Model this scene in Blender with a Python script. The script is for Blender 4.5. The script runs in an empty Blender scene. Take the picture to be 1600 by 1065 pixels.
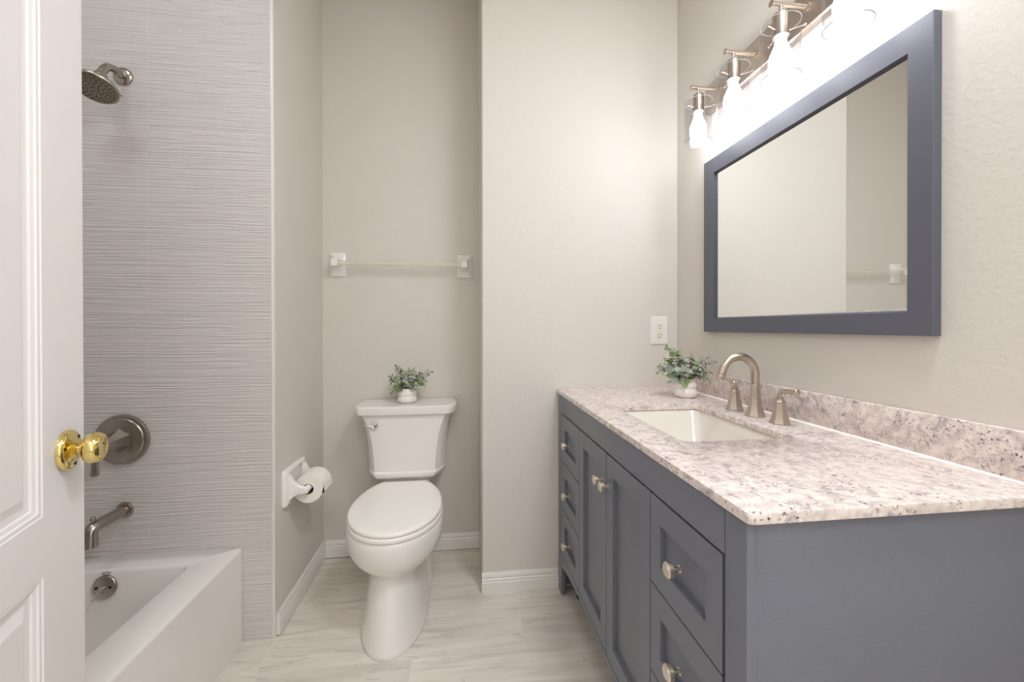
import bpy, bmesh, math, random
from mathutils import Vector, Matrix, Euler

SC = bpy.context.scene
C = SC.collection
PI = math.pi

def s2l(*c):
    out = []
    for v in c:
        v = v / 255.0
        out.append(v / 12.92 if v <= 0.04045 else ((v + 0.055) / 1.055) ** 2.4)
    return tuple(out) + (1.0,)

# ------------------------------------------------------------------ camera
FPX = 634.6981                      # focal length in pixels of the 1600 px frame
YAW, PITCH, ROLL, CY, H = -0.122, 0.0044, -0.0012, 513.1215, 1.1655
cam_d = bpy.data.cameras.new('camera')
cam = bpy.data.objects.new('camera', cam_d)
C.objects.link(cam)
cam_d.sensor_fit = 'HORIZONTAL'
cam_d.sensor_width = 36.0
cam_d.lens = FPX * 36.0 / 1600.0
cam_d.shift_y = (CY - 532.5) / 1600.0
cam_d.clip_start = 0.01
cam.location = (0, 0, H)
cam.rotation_euler = (Matrix.Rotation(YAW, 3, 'Z') @ Matrix.Rotation(PI / 2 - PITCH, 3, 'X')
                      @ Matrix.Rotation(ROLL, 3, 'Z')).to_euler()
SC.camera = cam

# ------------------------------------------------------------------ world, light, exposure
w = bpy.data.worlds.new('world')
SC.world = w
w.use_nodes = True
w.node_tree.nodes['Background'].inputs[0].default_value = (1.0, 0.97, 0.93, 1)
w.node_tree.nodes['Background'].inputs[1].default_value = 0.35
SC.view_settings.view_transform = 'Standard'
SC.view_settings.look = 'None'
SC.view_settings.gamma = 1.0
SC.view_settings.exposure = 0.0
SC.view_settings.use_curve_mapping = False
SC.cycles.max_bounces = 10
SC.cycles.diffuse_bounces = 6
SC.cycles.glossy_bounces = 6
SC.cycles.transparent_max_bounces = 16
SC.cycles.caustics_reflective = False
SC.cycles.caustics_refractive = False
SC.cycles.sample_clamp_indirect = 4.0
SC.cycles.use_denoising = True

BULB_STRENGTH = 33.0
BULB_COLOR = (0.95, 0.97, 1.0, 1)

def area(name, loc, rot, sx, sy, energy, color):
    l = bpy.data.lights.new(name, 'AREA')
    l.shape = 'RECTANGLE'
    l.size, l.size_y = sx, sy
    l.energy = energy
    l.color = color
    o = bpy.data.objects.new(name, l)
    C.objects.link(o)
    o.location = loc
    o.rotation_euler = rot
    return o
# added fill lights, no real fittings: overhead (vanity side, tub, entry) and one at the
# vanity wall behind the camera
COOL = (0.88, 0.94, 1.0)
area('ceiling_fill', (0.72, 0.35, 2.85), (0, 0, 0), 0.4, 0.4, 22.5, COOL)
area('tub_ceiling_fill', (-1.15, 0.8, 2.85), (0, 0, 0), 0.4, 0.4, 4.8, COOL)
area('entry_ceiling_fill', (0.2, -0.9, 2.85), (0, 0, 0), 0.8, 0.8, 19.0, COOL)
area('side_fill', (0.97, -0.9, 1.5), (PI / 2, 0, PI / 2), 0.9, 2.0, 10.0, COOL)

# ------------------------------------------------------------------ fitted room dimensions
XR, XL, XN = 0.9934, -0.6972, 0.0863      # vanity wall, alcove left wall, alcove right edge
YB, YN, YT = 1.7832, 2.1488, 1.6105       # back wall, alcove back wall, tile wall
XT0, XT1 = -1.5724, -0.8090               # bathtub
ZC = 0.889                                # worktop height
XC = 0.425                                # vanity front plane
CEIL = 2.87

# ------------------------------------------------------------------ material helpers
def new_mat(name):
    m = bpy.data.materials.new(name)
    m.use_nodes = True
    nt = m.node_tree
    return m, nt, nt.nodes['Principled BSDF']

def N(nt, kind, **kw):
    n = nt.nodes.new(kind)
    for k, v in kw.items():
        setattr(n, k, v)
    return n

def simple(name, col, rough=0.5, metal=0.0, spec=0.5, coat=0.0, bump=None, var=None):
    m, nt, b = new_mat(name)
    b.inputs['Base Color'].default_value = col
    b.inputs['Roughness'].default_value = rough
    b.inputs['Metallic'].default_value = metal
    b.inputs['Specular IOR Level'].default_value = spec
    b.inputs['Coat Weight'].default_value = coat
    if bump or var:
        tc = N(nt, 'ShaderNodeTexCoord')
        if bump:
            sc, st, dist = bump
            no = N(nt, 'ShaderNodeTexNoise')
            no.inputs['Scale'].default_value = sc
            no.inputs['Detail'].default_value = 3
            nt.links.new(tc.outputs['Object'], no.inputs['Vector'])
            bp = N(nt, 'ShaderNodeBump')
            bp.inputs['Strength'].default_value = st
            bp.inputs['Distance'].default_value = dist
            nt.links.new(no.outputs[0], bp.inputs['Height'])
            nt.links.new(bp.outputs[0], b.inputs['Normal'])
        if var:
            sc, amt = var
            no = N(nt, 'ShaderNodeTexNoise')
            no.inputs['Scale'].default_value = sc
            nt.links.new(tc.outputs['Object'], no.inputs['Vector'])
            mx = N(nt, 'ShaderNodeMix', data_type='RGBA')
            mx.inputs['A'].default_value = tuple(min(1, c * (1 - amt)) for c in col[:3]) + (1,)
            mx.inputs['B'].default_value = tuple(min(1, c * (1 + amt)) for c in col[:3]) + (1,)
            nt.links.new(no.outputs[0], mx.inputs['Factor'])
            nt.links.new(mx.outputs['Result'], b.inputs['Base Color'])
    return m

M = {}
M['paint'] = simple('wall_paint', s2l(216, 210, 202), 0.75, spec=0.25, bump=(95, 0.22, 0.004), var=(3, 0.015))
M['ceiling'] = simple('ceiling_paint', s2l(235, 232, 226), 0.9)
M['trim'] = simple('trim_paint', s2l(232, 229, 224), 0.35, bump=(40, 0.05, 0.002))
M['door'] = simple('door_paint', s2l(238, 233, 231), 0.32, spec=0.45)
M['porcelain'] = simple('porcelain', s2l(236, 231, 226), 0.12, spec=0.5, coat=0.3)
M['seat'] = simple('seat_plastic', s2l(243, 238, 231), 0.22)
M['tub'] = simple('tub_enamel', s2l(233, 228, 223), 0.16, coat=0.2)
M['sink'] = simple('sink_china', s2l(224, 217, 208), 0.14, coat=0.3)
M['ceramic'] = simple('vase_ceramic', s2l(236, 228, 222), 0.3)
M['holder'] = simple('holder_ceramic', s2l(240, 236, 232), 0.12, coat=0.4)
M['paper'] = simple('tissue_paper', s2l(242, 236, 228), 0.95, spec=0.1, bump=(160, 0.2, 0.002))
M['card'] = simple('cardboard', s2l(150, 112, 78), 0.9)
M['chrome'] = simple('chrome', s2l(225, 225, 225), 0.06, metal=1.0)
M['brass'] = simple('polished_brass', s2l(230, 208, 138), 0.10, metal=1.0)
M['dark'] = simple('dark_recess', s2l(22, 20, 20), 0.7)
M['bronze_dark'] = simple('dark_screw', s2l(60, 52, 44), 0.35, metal=1.0)
M['plate'] = simple('outlet_plastic', s2l(236, 231, 229), 0.35)
M['ivory'] = simple('receptacle_plastic', s2l(234, 228, 216), 0.35)
M['caulk'] = simple('caulk', s2l(245, 240, 234), 0.5)
M['stem'] = simple('plant_stem', s2l(92, 84, 62), 0.7)
M['soil'] = simple('plant_soil', s2l(40, 34, 28), 0.95)
M['leaf_a'] = simple('leaf_sage', s2l(144, 155, 138), 0.7, var=(60, 0.25))
M['leaf_b'] = simple('leaf_green', s2l(138, 162, 104), 0.65, var=(60, 0.25))
M['leaf_c'] = simple('leaf_grey', s2l(174, 178, 166), 0.7, var=(60, 0.2))
M['knob_ni'] = simple('knob_nickel', s2l(234, 224, 208), 0.30, metal=1.0)
M['rubber'] = simple('black_plastic', s2l(26, 25, 26), 0.4)

M['nickel'] = simple('brushed_nickel', s2l(190, 178, 166), 0.30, metal=1.0)
M['nickel_dark'] = simple('brushed_nickel_shower', s2l(172, 162, 152), 0.24, metal=1.0)
M['sprayface'] = simple('spray_face', s2l(150, 140, 126), 0.4, metal=1.0)

def vanity_paint():
    m, nt, b = new_mat('vanity_paint')
    b.inputs['Roughness'].default_value = 0.36
    b.inputs['Specular IOR Level'].default_value = 0.5
    tc = N(nt, 'ShaderNodeTexCoord')
    no = N(nt, 'ShaderNodeTexNoise')
    no.inputs['Scale'].default_value = 300
    nt.links.new(tc.outputs['Object'], no.inputs['Vector'])
    cr = N(nt, 'ShaderNodeValToRGB')
    cr.color_ramp.elements[0].color = s2l(107, 110, 121)
    cr.color_ramp.elements[1].color = s2l(118, 121, 132)
    nt.links.new(no.outputs[0], cr.inputs[0])
    nt.links.new(cr.outputs[0], b.inputs['Base Color'])
    bp = N(nt, 'ShaderNodeBump')
    bp.inputs['Strength'].default_value = 0.05
    bp.inputs['Distance'].default_value = 0.002
    nt.links.new(no.outputs[0], bp.inputs['Height'])
    nt.links.new(bp.outputs[0], b.inputs['Normal'])
    return m
M['navy'] = vanity_paint()
M['frame'] = simple('mirror_frame_paint', s2l(92, 93, 104), 0.5, spec=0.5, bump=(250, 0.04, 0.002))

def granite():
    m, nt, b = new_mat('granite')
    b.inputs['Roughness'].default_value = 0.14
    b.inputs['Coat Weight'].default_value = 0.2
    tc = N(nt, 'ShaderNodeTexCoord')
    def noise(scale, detail, dist=0.0, rough=0.6):
        n = N(nt, 'ShaderNodeTexNoise')
        n.inputs['Scale'].default_value = scale
        n.inputs['Detail'].default_value = detail
        n.inputs['Roughness'].default_value = rough
        n.inputs['Distortion'].default_value = dist
        nt.links.new(tc.outputs['Object'], n.inputs['Vector'])
        return n
    def ramp(src, p0, c0, p1, c1):
        r = N(nt, 'ShaderNodeValToRGB')
        r.color_ramp.elements[0].position = p0
        r.color_ramp.elements[0].color = c0
        r.color_ramp.elements[1].position = p1
        r.color_ramp.elements[1].color = c1
        nt.links.new(src.outputs[0], r.inputs[0])
        return r
    base = ramp(noise(46, 6, 0.4), 0.36, s2l(204, 190, 186), 0.60, s2l(234, 221, 213))
    W, K = (1, 1, 1, 1), (0, 0, 0, 1)
    clouds = ramp(noise(30, 8, 0.8, 0.72), 0.53, K, 0.68, W)
    mx = N(nt, 'ShaderNodeMix', data_type='RGBA')
    mx.inputs['B'].default_value = s2l(158, 146, 152)
    nt.links.new(base.outputs[0], mx.inputs['A'])
    nt.links.new(clouds.outputs[0], mx.inputs['Factor'])
    # dark mineral flecks gather inside larger patches
    fl = ramp(noise(150, 4, 0.5, 0.6), 0.565, K, 0.635, W)
    patch = ramp(noise(20, 4, 0.6, 0.6), 0.44, K, 0.60, W)
    mu = N(nt, 'ShaderNodeMath', operation='MULTIPLY')
    nt.links.new(fl.outputs[0], mu.inputs[0])
    nt.links.new(patch.outputs[0], mu.inputs[1])
    mx2 = N(nt, 'ShaderNodeMix', data_type='RGBA')
    mx2.inputs['B'].default_value = s2l(94, 82, 94)
    nt.links.new(mx.outputs['Result'], mx2.inputs['A'])
    nt.links.new(mu.outputs[0], mx2.inputs['Factor'])
    nt.links.new(mx2.outputs['Result'], b.inputs['Base Color'])
    return m
M['granite'] = granite()

def floor_mat():
    m, nt, b = new_mat('plank_tile')
    b.inputs['Roughness'].default_value = 0.33
    tc = N(nt, 'ShaderNodeTexCoord')
    mp = N(nt, 'ShaderNodeMapping')
    mp.inputs['Location'].default_value = (-0.228 + 0.92 * 2, -1.607 + 0.1535 * 40, 0)
    nt.links.new(tc.outputs['Object'], mp.inputs['Vector'])
    br = N(nt, 'ShaderNodeTexBrick')
    br.offset = 0.44
    br.offset_frequency = 2
    br.inputs['Color1'].default_value = (0, 0, 0, 1)
    br.inputs['Color2'].default_value = (1, 1, 1, 1)
    br.inputs['Mortar'].default_value = (0.5, 0.5, 0.5, 1)
    br.inputs['Scale'].default_value = 1.0
    br.inputs['Mortar Size'].default_value = 0.0012
    br.inputs['Mortar Smooth'].default_value = 0.3
    br.inputs['Brick Width'].default_value = 0.92
    br.inputs['Row Height'].default_value = 0.1535
    nt.links.new(mp.outputs[0], br.inputs['Vector'])
    # grain: noise stretched along x, shifted per plank
    sep = N(nt, 'ShaderNodeVectorMath', operation='MULTIPLY')
    sep.inputs[1].default_value = (1.3, 14.0, 1.0)
    nt.links.new(tc.outputs['Object'], sep.inputs[0])
    add = N(nt, 'ShaderNodeVectorMath', operation='ADD')
    sc = N(nt, 'ShaderNodeVectorMath', operation='SCALE')
    sc.inputs['Scale'].default_value = 7.3
    nt.links.new(br.outputs['Color'], sc.inputs[0])
    nt.links.new(sep.outputs[0], add.inputs[0])
    nt.links.new(sc.outputs[0], add.inputs[1])
    no = N(nt, 'ShaderNodeTexNoise')
    no.inputs['Scale'].default_value = 1.6
    no.inputs['Detail'].default_value = 7
    no.inputs['Roughness'].default_value = 0.62
    no.inputs['Distortion'].default_value = 0.7
    nt.links.new(add.outputs[0], no.inputs['Vector'])
    cr = N(nt, 'ShaderNodeValToRGB')
    e = cr.color_ramp.elements
    e[0].position, e[0].color = 0.30, s2l(204, 195, 184)
    e[1].position, e[1].color = 0.72, s2l(237, 229, 219)
    x = cr.color_ramp.elements.new(0.47)
    x.color = s2l(223, 214, 203)
    nt.links.new(no.outputs[0], cr.inputs[0])
    # thin darker veins
    no2 = N(nt, 'ShaderNodeTexNoise')
    no2.inputs['Scale'].default_value = 1.1
    no2.inputs['Detail'].default_value = 4
    no2.inputs['Distortion'].default_value = 1.2
    nt.links.new(add.outputs[0], no2.inputs['Vector'])
    v = N(nt, 'ShaderNodeValToRGB')
    ev = v.color_ramp.elements
    ev[0].position, ev[0].color = 0.488, (0, 0, 0, 1)
    ev[1].position, ev[1].color = 0.512, (0, 0, 0, 1)
    mid = v.color_ramp.elements.new(0.5)
    mid.color = (1, 1, 1, 1)
    nt.links.new(no2.outputs[0], v.inputs[0])
    vm = N(nt, 'ShaderNodeMath', operation='MULTIPLY')
    vm.inputs[1].default_value = 0.38
    nt.links.new(v.outputs[0], vm.inputs[0])
    mv = N(nt, 'ShaderNodeMix', data_type='RGBA')
    mv.inputs['B'].default_value = s2l(158, 148, 138)
    nt.links.new(cr.outputs[0], mv.inputs['A'])
    nt.links.new(vm.outputs[0], mv.inputs['Factor'])
    mg = N(nt, 'ShaderNodeMix', data_type='RGBA')
    mg.inputs['B'].default_value = s2l(224, 216, 203)
    # plank to plank tone, and the straight joint of the cut row under the cabinet front
    pl = N(nt, 'ShaderNodeMapRange')
    pl.inputs['To Min'].default_value = 0.90
    pl.inputs['To Max'].default_value = 1.03
    nt.links.new(br.outputs['Color'], pl.inputs['Value'])
    pm = N(nt, 'ShaderNodeVectorMath', operation='SCALE')
    nt.links.new(mv.outputs['Result'], pm.inputs[0])
    nt.links.new(pl.outputs[0], pm.inputs['Scale'])
    sp_ = N(nt, 'ShaderNodeSeparateXYZ')
    nt.links.new(tc.outputs['Object'], sp_.inputs[0])
    cmp_ = N(nt, 'ShaderNodeMath', operation='COMPARE')
    cmp_.inputs[1].default_value = 0.447
    cmp_.inputs[2].default_value = 0.0014
    nt.links.new(sp_.outputs[0], cmp_.inputs[0])
    mxj = N(nt, 'ShaderNodeMath', operation='MAXIMUM')
    nt.links.new(br.outputs['Fac'], mxj.inputs[0])
    nt.links.new(cmp_.outputs[0], mxj.inputs[1])
    nt.links.new(pm.outputs[0], mg.inputs['A'])
    nt.links.new(mxj.outputs[0], mg.inputs['Factor'])
    nt.links.new(mg.outputs['Result'], b.inputs['Base Color'])
    return m
M['floor'] = floor_mat()

def tile_mat():
    """10 x 16 in. white tile with fine wavy horizontal ridges; object coords: x along the wall, z up."""
    m, nt, b = new_mat('wave_tile')
    b.inputs['Roughness'].default_value = 0.38
    tc = N(nt, 'ShaderNodeTexCoord')
    sx = N(nt, 'ShaderNodeSeparateXYZ')
    nt.links.new(tc.outputs['Object'], sx.inputs[0])
    cb = N(nt, 'ShaderNodeCombineXYZ')
    ad = N(nt, 'ShaderNodeMath', operation='ADD')
    nt.links.new(sx.outputs[0], ad.inputs[0])
    nt.links.new(sx.outputs[1], ad.inputs[1])
    nt.links.new(ad.outputs[0], cb.inputs[0])
    nt.links.new(sx.outputs[2], cb.inputs[1])
    mp = N(nt, 'ShaderNodeMapping')
    mp.inputs['Location'].default_value = (1.1186 - YT + 0.409 * 6, -0.3445 + 0.2572 * 2, 0)
    nt.links.new(cb.outputs[0], mp.inputs[0])
    br = N(nt, 'ShaderNodeTexBrick')
    br.offset = 0.0
    br.inputs['Color1'].default_value = (0, 0, 0, 1)
    br.inputs['Color2'].default_value = (1, 1, 1, 1)
    br.inputs['Scale'].default_value = 1.0
    br.inputs['Mortar Size'].default_value = 0.0013
    br.inputs['Mortar Smooth'].default_value = 0.2
    br.inputs['Brick Width'].default_value = 0.409
    br.inputs['Row Height'].default_value = 0.2572
    nt.links.new(mp.outputs[0], br.inputs[0])
    # ridge height: v warped by slow noise, then broken sine
    wv = N(nt, 'ShaderNodeVectorMath', operation='MULTIPLY')
    wv.inputs[1].default_value = (2.6, 7.0, 1)
    nt.links.new(cb.outputs[0], wv.inputs[0])
    no = N(nt, 'ShaderNodeTexNoise')
    no.inputs['Scale'].default_value = 1.0
    no.inputs['Detail'].default_value = 2
    nt.links.new(wv.outputs[0], no.inputs[0])
    st = N(nt, 'ShaderNodeVectorMath', operation='MULTIPLY')
    st.inputs[1].default_value = (1.6, 185.0, 1)
    nt.links.new(cb.outputs[0], st.inputs[0])
    ns = N(nt, 'ShaderNodeVectorMath', operation='SCALE')
    ns.inputs['Scale'].default_value = 3.2
    nt.links.new(no.outputs[1], ns.inputs[0])
    va = N(nt, 'ShaderNodeVectorMath', operation='ADD')
    nt.links.new(st.outputs[0], va.inputs[0])
    nt.links.new(ns.outputs[0], va.inputs[1])
    n2 = N(nt, 'ShaderNodeTexNoise')
    n2.inputs['Scale'].default_value = 1.0
    n2.inputs['Detail'].default_value = 2.0
    nt.links.new(va.outputs[0], n2.inputs[0])
    inv = N(nt, 'ShaderNodeMath', operation='SUBTRACT')
    inv.inputs[0].default_value = 1.0
    nt.links.new(br.outputs['Fac'], inv.inputs[1])
    hh = N(nt, 'ShaderNodeMath', operation='MULTIPLY')
    nt.links.new(n2.outputs[0], hh.inputs[0])
    nt.links.new(inv.outputs[0], hh.inputs[1])
    bp = N(nt, 'ShaderNodeBump')
    bp.inputs['Strength'].default_value = 0.7
    bp.inputs['Distance'].default_value = 0.008
    nt.links.new(hh.outputs[0], bp.inputs['Height'])
    nt.links.new(bp.outputs[0], b.inputs['Normal'])
    mx = N(nt, 'ShaderNodeMix', data_type='RGBA')
    mx.inputs['A'].default_value = s2l(213, 207, 203)
    mx.inputs['B'].default_value = s2l(222, 216, 209)
    nt.links.new(br.outputs['Fac'], mx.inputs['Factor'])
    nt.links.new(mx.outputs['Result'], b.inputs['Base Color'])
    return m
M['tile'] = tile_mat()

def mirror_mat():
    m, nt, b = new_mat('mirror_silver')
    b.inputs['Metallic'].default_value = 1.0
    b.inputs['Base Color'].default_value = (0.93, 0.94, 0.93, 1)
    b.inputs['Roughness'].default_value = 0.0
    return m
M['mirror'] = mirror_mat()

def glass_mat(name, tint, edge):
    """thin clear glass: mostly see-through, reflecting more towards grazing angles."""
    m = bpy.data.materials.new(name)
    m.use_nodes = True
    nt = m.node_tree
    nt.nodes.clear()
    out = N(nt, 'ShaderNodeOutputMaterial')
    tr = N(nt, 'ShaderNodeBsdfTransparent')
    tr.inputs[0].default_value = tint
    gl = N(nt, 'ShaderNodeBsdfGlossy')
    gl.inputs['Roughness'].default_value = 0.03
    lw = N(nt, 'ShaderNodeLayerWeight')
    lw.inputs['Blend'].default_value = 0.5
    pw = N(nt, 'ShaderNodeMath', operation='POWER')
    pw.inputs[1].default_value = 4.0
    nt.links.new(lw.outputs['Facing'], pw.inputs[0])
    ml = N(nt, 'ShaderNodeMath', operation='MULTIPLY_ADD')
    ml.inputs[1].default_value = edge
    ml.inputs[2].default_value = 0.03
    nt.links.new(pw.outputs[0], ml.inputs[0])
    mx = N(nt, 'ShaderNodeMixShader')
    nt.links.new(ml.outputs[0], mx.inputs[0])
    nt.links.new(tr.outputs[0], mx.inputs[1])
    nt.links.new(gl.outputs[0], mx.inputs[2])
    nt.links.new(mx.outputs[0], out.inputs[0])
    return m
M['glass'] = glass_mat('shade_glass', (0.93, 0.925, 0.935, 1), 0.65)

def acrylic():
    m = bpy.data.materials.new('clear_acrylic')
    m.use_nodes = True
    nt = m.node_tree
    b = nt.nodes['Principled BSDF']
    b.inputs['Base Color'].default_value = s2l(228, 222, 206)
    b.inputs['Roughness'].default_value = 0.12
    out = nt.nodes['Material Output']
    tr = N(nt, 'ShaderNodeBsdfTransparent')
    mx = N(nt, 'ShaderNodeMixShader')
    mx.inputs[0].default_value = 0.34
    nt.links.new(tr.outputs[0], mx.inputs[1])
    nt.links.new(b.outputs[0], mx.inputs[2])
    nt.links.new(mx.outputs[0], out.inputs[0])
    return m
M['acrylic'] = acrylic()
M['glass_rim'] = simple('ground_glass_rim', s2l(168, 168, 173), 0.25)

def emit(name, col, st):
    m, nt, b = new_mat(name)
    b.inputs['Base Color'].default_value = (0.9, 0.9, 0.9, 1)
    b.inputs['Emission Color'].default_value = col
    b.inputs['Emission Strength'].default_value = st
    return m
M['bulb'] = emit('bulb_glow', BULB_COLOR, BULB_STRENGTH)

# ------------------------------------------------------------------ mesh helpers
def bm_new():
    return bmesh.new()

def obj(name, bm, mat, parent=None, smooth=True, angle=38, loc=None, mats=None):
    bmesh.ops.recalc_face_normals(bm, faces=bm.faces)
    me = bpy.data.meshes.new(name)
    bm.to_mesh(me)
    bm.free()
    for mm in (mats or [mat]):
        me.materials.append(mm)
    if smooth:
        for p in me.polygons:
            p.use_smooth = True
        me.set_sharp_from_angle(angle=math.radians(angle))
    o = bpy.data.objects.new(name, me)
    C.objects.link(o)
    if parent is not None:
        o.parent = parent
    if loc is not None:
        o.location = loc
    return o

def thing(name, label, cat, loc=(0, 0, 0), rotz=0.0, group=None):
    o = bpy.data.objects.new(name, None)
    C.objects.link(o)
    o.location = loc
    o.rotation_euler = (0, 0, rotz)
    o.empty_display_size = 0.05
    return tag(o, label, cat, group)

def tag(o, label, cat, group=None):
    o['label'] = label
    o['category'] = cat
    if group:
        o['group'] = group
    return o

def struct(name, bm, mat, label=None, cat=None, **kw):
    o = obj(name, bm, mat, **kw)
    o['kind'] = 'structure'
    if label:
        o['label'] = label
    if cat:
        o['category'] = cat
    return o

def box(bm, x0, x1, y0, y1, z0, z1, bevel=0.0, seg=2, mat_index=0):
    r = bmesh.ops.create_cube(bm, size=1.0)
    vs = r['verts']
    for v in vs:
        v.co = Vector(((x0 + x1) / 2 + v.co.x * (x1 - x0), (y0 + y1) / 2 + v.co.y * (y1 - y0),
                       (z0 + z1) / 2 + v.co.z * (z1 - z0)))
    if bevel > 0:
        es = list({e for v in vs for e in v.link_edges})
        bmesh.ops.bevel(bm, geom=es, offset=bevel, segments=seg, affect='EDGES', profile=0.5)
    return bm

def loft(bm, rings, cap0=True, cap1=True, closed=False):
    vr = [[bm.verts.new(p) for p in r] for r in rings]
    n = len(vr[0])
    k = len(vr)
    for i in range(k if closed else k - 1):
        a, b = vr[i], vr[(i + 1) % k]
        for j in range(n):
            bm.faces.new((a[j], a[(j + 1) % n], b[(j + 1) % n], b[j]))
    if not closed:
        if cap0:
            bm.faces.new(vr[0])
        if cap1:
            bm.faces.new(vr[-1])
    return bm

def axis_mat(origin, axis, up=None):
    """matrix whose local z is axis."""
    z = Vector(axis).normalized()
    ref = Vector(up) if up else (Vector((0, 0, 1)) if abs(z.z) < 0.9 else Vector((1, 0, 0)))
    x = ref.cross(z).normalized()
    y = z.cross(x)
    m = Matrix((x, y, z)).transposed().to_4x4()
    m.translation = Vector(origin)
    return m

def lathe(bm, prof, origin=(0, 0, 0), axis=(0, 0, 1), n=32, cap0=True, cap1=True, phase=0.0, up=None):
    """prof: list of (radius, height along axis)."""
    m = axis_mat(origin, axis, up)
    rings = []
    for r, h in prof:
        r = max(r, 1e-5)
        rings.append([m @ Vector((r * math.cos(phase + 2 * PI * i / n), r * math.sin(phase + 2 * PI * i / n), h))
                      for i in range(n)])
    return loft(bm, rings, cap0, cap1)

def tube(bm, pts, rad, n=16, cap=True):
    """pts: polyline; rad: radius or list of radii."""
    pts = [Vector(p) for p in pts]
    rad = rad if isinstance(rad, (list, tuple)) else [rad] * len(pts)
    rings = []
    prev = None
    for i, p in enumerate(pts):
        if i == 0:
            t = pts[1] - pts[0]
        elif i == len(pts) - 1:
            t = pts[-1] - pts[-2]
        else:
            t = (pts[i + 1] - pts[i]).normalized() + (pts[i] - pts[i - 1]).normalized()
        t.normalize()
        if prev is None:
            ref = Vector((0, 0, 1)) if abs(t.z) < 0.9 else Vector((1, 0, 0))
            x = ref.cross(t).normalized()
        else:
            x = (prev - t * prev.dot(t)).normalized()
        prev = x
        y = t.cross(x)
        rings.append([p + (x * math.cos(2 * PI * k / n) + y * math.sin(2 * PI * k / n)) * rad[i] for k in range(n)])
    return loft(bm, rings, cap, cap)

def smooth_path(ctrl, k=8):
    """Catmull-Rom through control points."""
    P = [Vector(c) for c in ctrl]
    P = [P[0] * 2 - P[1]] + P + [P[-1] * 2 - P[-2]]
    out = []
    for i in range(1, len(P) - 2):
        a, b, c, d = P[i - 1:i + 3]
        for j in range(k):
            t = j / k
            out.append(0.5 * ((2 * b) + (c - a) * t + (2 * a - 5 * b + 4 * c - d) * t * t
                              + (3 * b - a - 3 * c + d) * t ** 3))
    out.append(P[-2])
    return out

def rrect(x0, x1, y0, y1, z, r, k=6):
    """rounded rectangle ring in the xy plane."""
    out = []
    for cx, cy, a0 in ((x1 - r, y1 - r, 0), (x0 + r, y1 - r, 90), (x0 + r, y0 + r, 180), (x1 - r, y0 + r, 270)):
        for i in range(k + 1):
            a = math.radians(a0 + 90 * i / k)
            out.append(Vector((cx + r * math.cos(a), cy + r * math.sin(a), z)))
    return out

def extrude_poly(bm, pts2, a0, a1, plane='yz'):
    """prism of a polygon given in a plane, extruded along the remaining axis."""
    def mk(p, a):
        if plane == 'yz':
            return (a, p[0], p[1])
        if plane == 'xz':
            return (p[0], a, p[1])
        return (p[0], p[1], a)
    return loft(bm, [[mk(p, a0) for p in pts2], [mk(p, a1) for p in pts2]])

# ------------------------------------------------------------------ the room
def one_box(*a, **k):
    b = bm_new()
    return box(b, *a, **k)

struct('floor', one_box(-1.75, 1.2, -1.75, 2.4, -0.06, 0.0), M['floor'],
       'pale beige wood-look plank tile floor', 'floor')
struct('ceiling', one_box(-1.75, 1.2, -1.75, 2.4, CEIL, CEIL + 0.06), M['ceiling'])
struct('wall_right', one_box(XR, XR + 0.1, -1.7, 2.3, 0, CEIL), M['paint'],
       'greige textured wall behind the vanity and mirror', 'wall')
b = bm_new()
# rounded corner on the free vertical edge
prof = [(XR, YB)] + [(XN + 0.008 - 0.008 * math.sin(t), YB + 0.008 - 0.008 * math.cos(t))
                     for t in [PI / 2 * i / 5 for i in range(6)]] + [(XN, YN + 0.1), (XR, YN + 0.1)]
extrude_poly(b, prof, 0, CEIL, 'xy')
struct('wall_back', b, M['paint'], 'greige wall facing the camera between alcove and vanity', 'wall')
struct('wall_alcove', one_box(XL - 0.1, XN, YN, YN + 0.1, 0, CEIL), M['paint'],
       'greige wall at the back of the toilet alcove', 'wall')
struct('wall_left', one_box(XL - 0.12, XL, YT + 0.011, YN, 0, CEIL), M['paint'],
       'greige side wall of the toilet alcove', 'wall')
struct('wall_tile', one_box(XT0, XL - 0.009, YT, YT + 0.011, 0, CEIL), M['tile'],
       'white wavy ridged tile wall at the tap end of the tub', 'wall')
struct('wall_tub', one_box(XT0 - 0.1, XT0, 0.0, YT + 0.011, 0, CEIL), M['tile'])
struct('wall_front', one_box(XT0 - 0.1, -0.46, -0.03, 0.09, 0, CEIL), M['paint'])
struct('wall_hall', one_box(-0.58, -0.46, -1.6, -0.03, 0, CEIL), M['paint'])
struct('wall_rear', one_box(-0.58, XR, -1.7, -1.6, 0, CEIL), M['paint'])
struct('trim_1', one_box(XL - 0.009, XL + 0.001, YT - 0.0015, YT + 0.012, 0, CEIL, bevel=0.001), M['trim'],
       'thin white edge strip along the end of the tile wall', 'trim')

BBH, BBT = 0.086, 0.0125
def baseboard_profile():
    t, h = BBT, BBH
    return [(0, 0), (t, 0), (t, 0.046), (t - 0.002, 0.048), (t - 0.002, 0.051), (t, 0.053), (t, 0.058),
            (t - 0.003, 0.062), (t - 0.003, 0.066), (t - 0.0015, 0.068), (t - 0.0015, 0.074), (t - 0.004, 0.080), (t - 0.007, h), (0, h)]
def baseboard(name, p0, p1, nrm, label, gap=0.0):
    """profile swept along p0 -> p1, standing out along nrm."""
    bm = bm_new()
    rings = []
    for p in (p0, p1):
        rings.append([Vector((p[0] + nrm[0] * d, p[1] + nrm[1] * d, max(z, gap))) for d, z in baseboard_profile()])
    loft(bm, rings)
    return struct(name, bm, M['trim'], label, 'baseboard', angle=25)
baseboard('baseboard_left', (XL + 0.0002, YT + 0.014), (XL + 0.0002, YN - 0.001), (1, 0), 'white moulded baseboard along the alcove side wall', 0.005)
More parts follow.
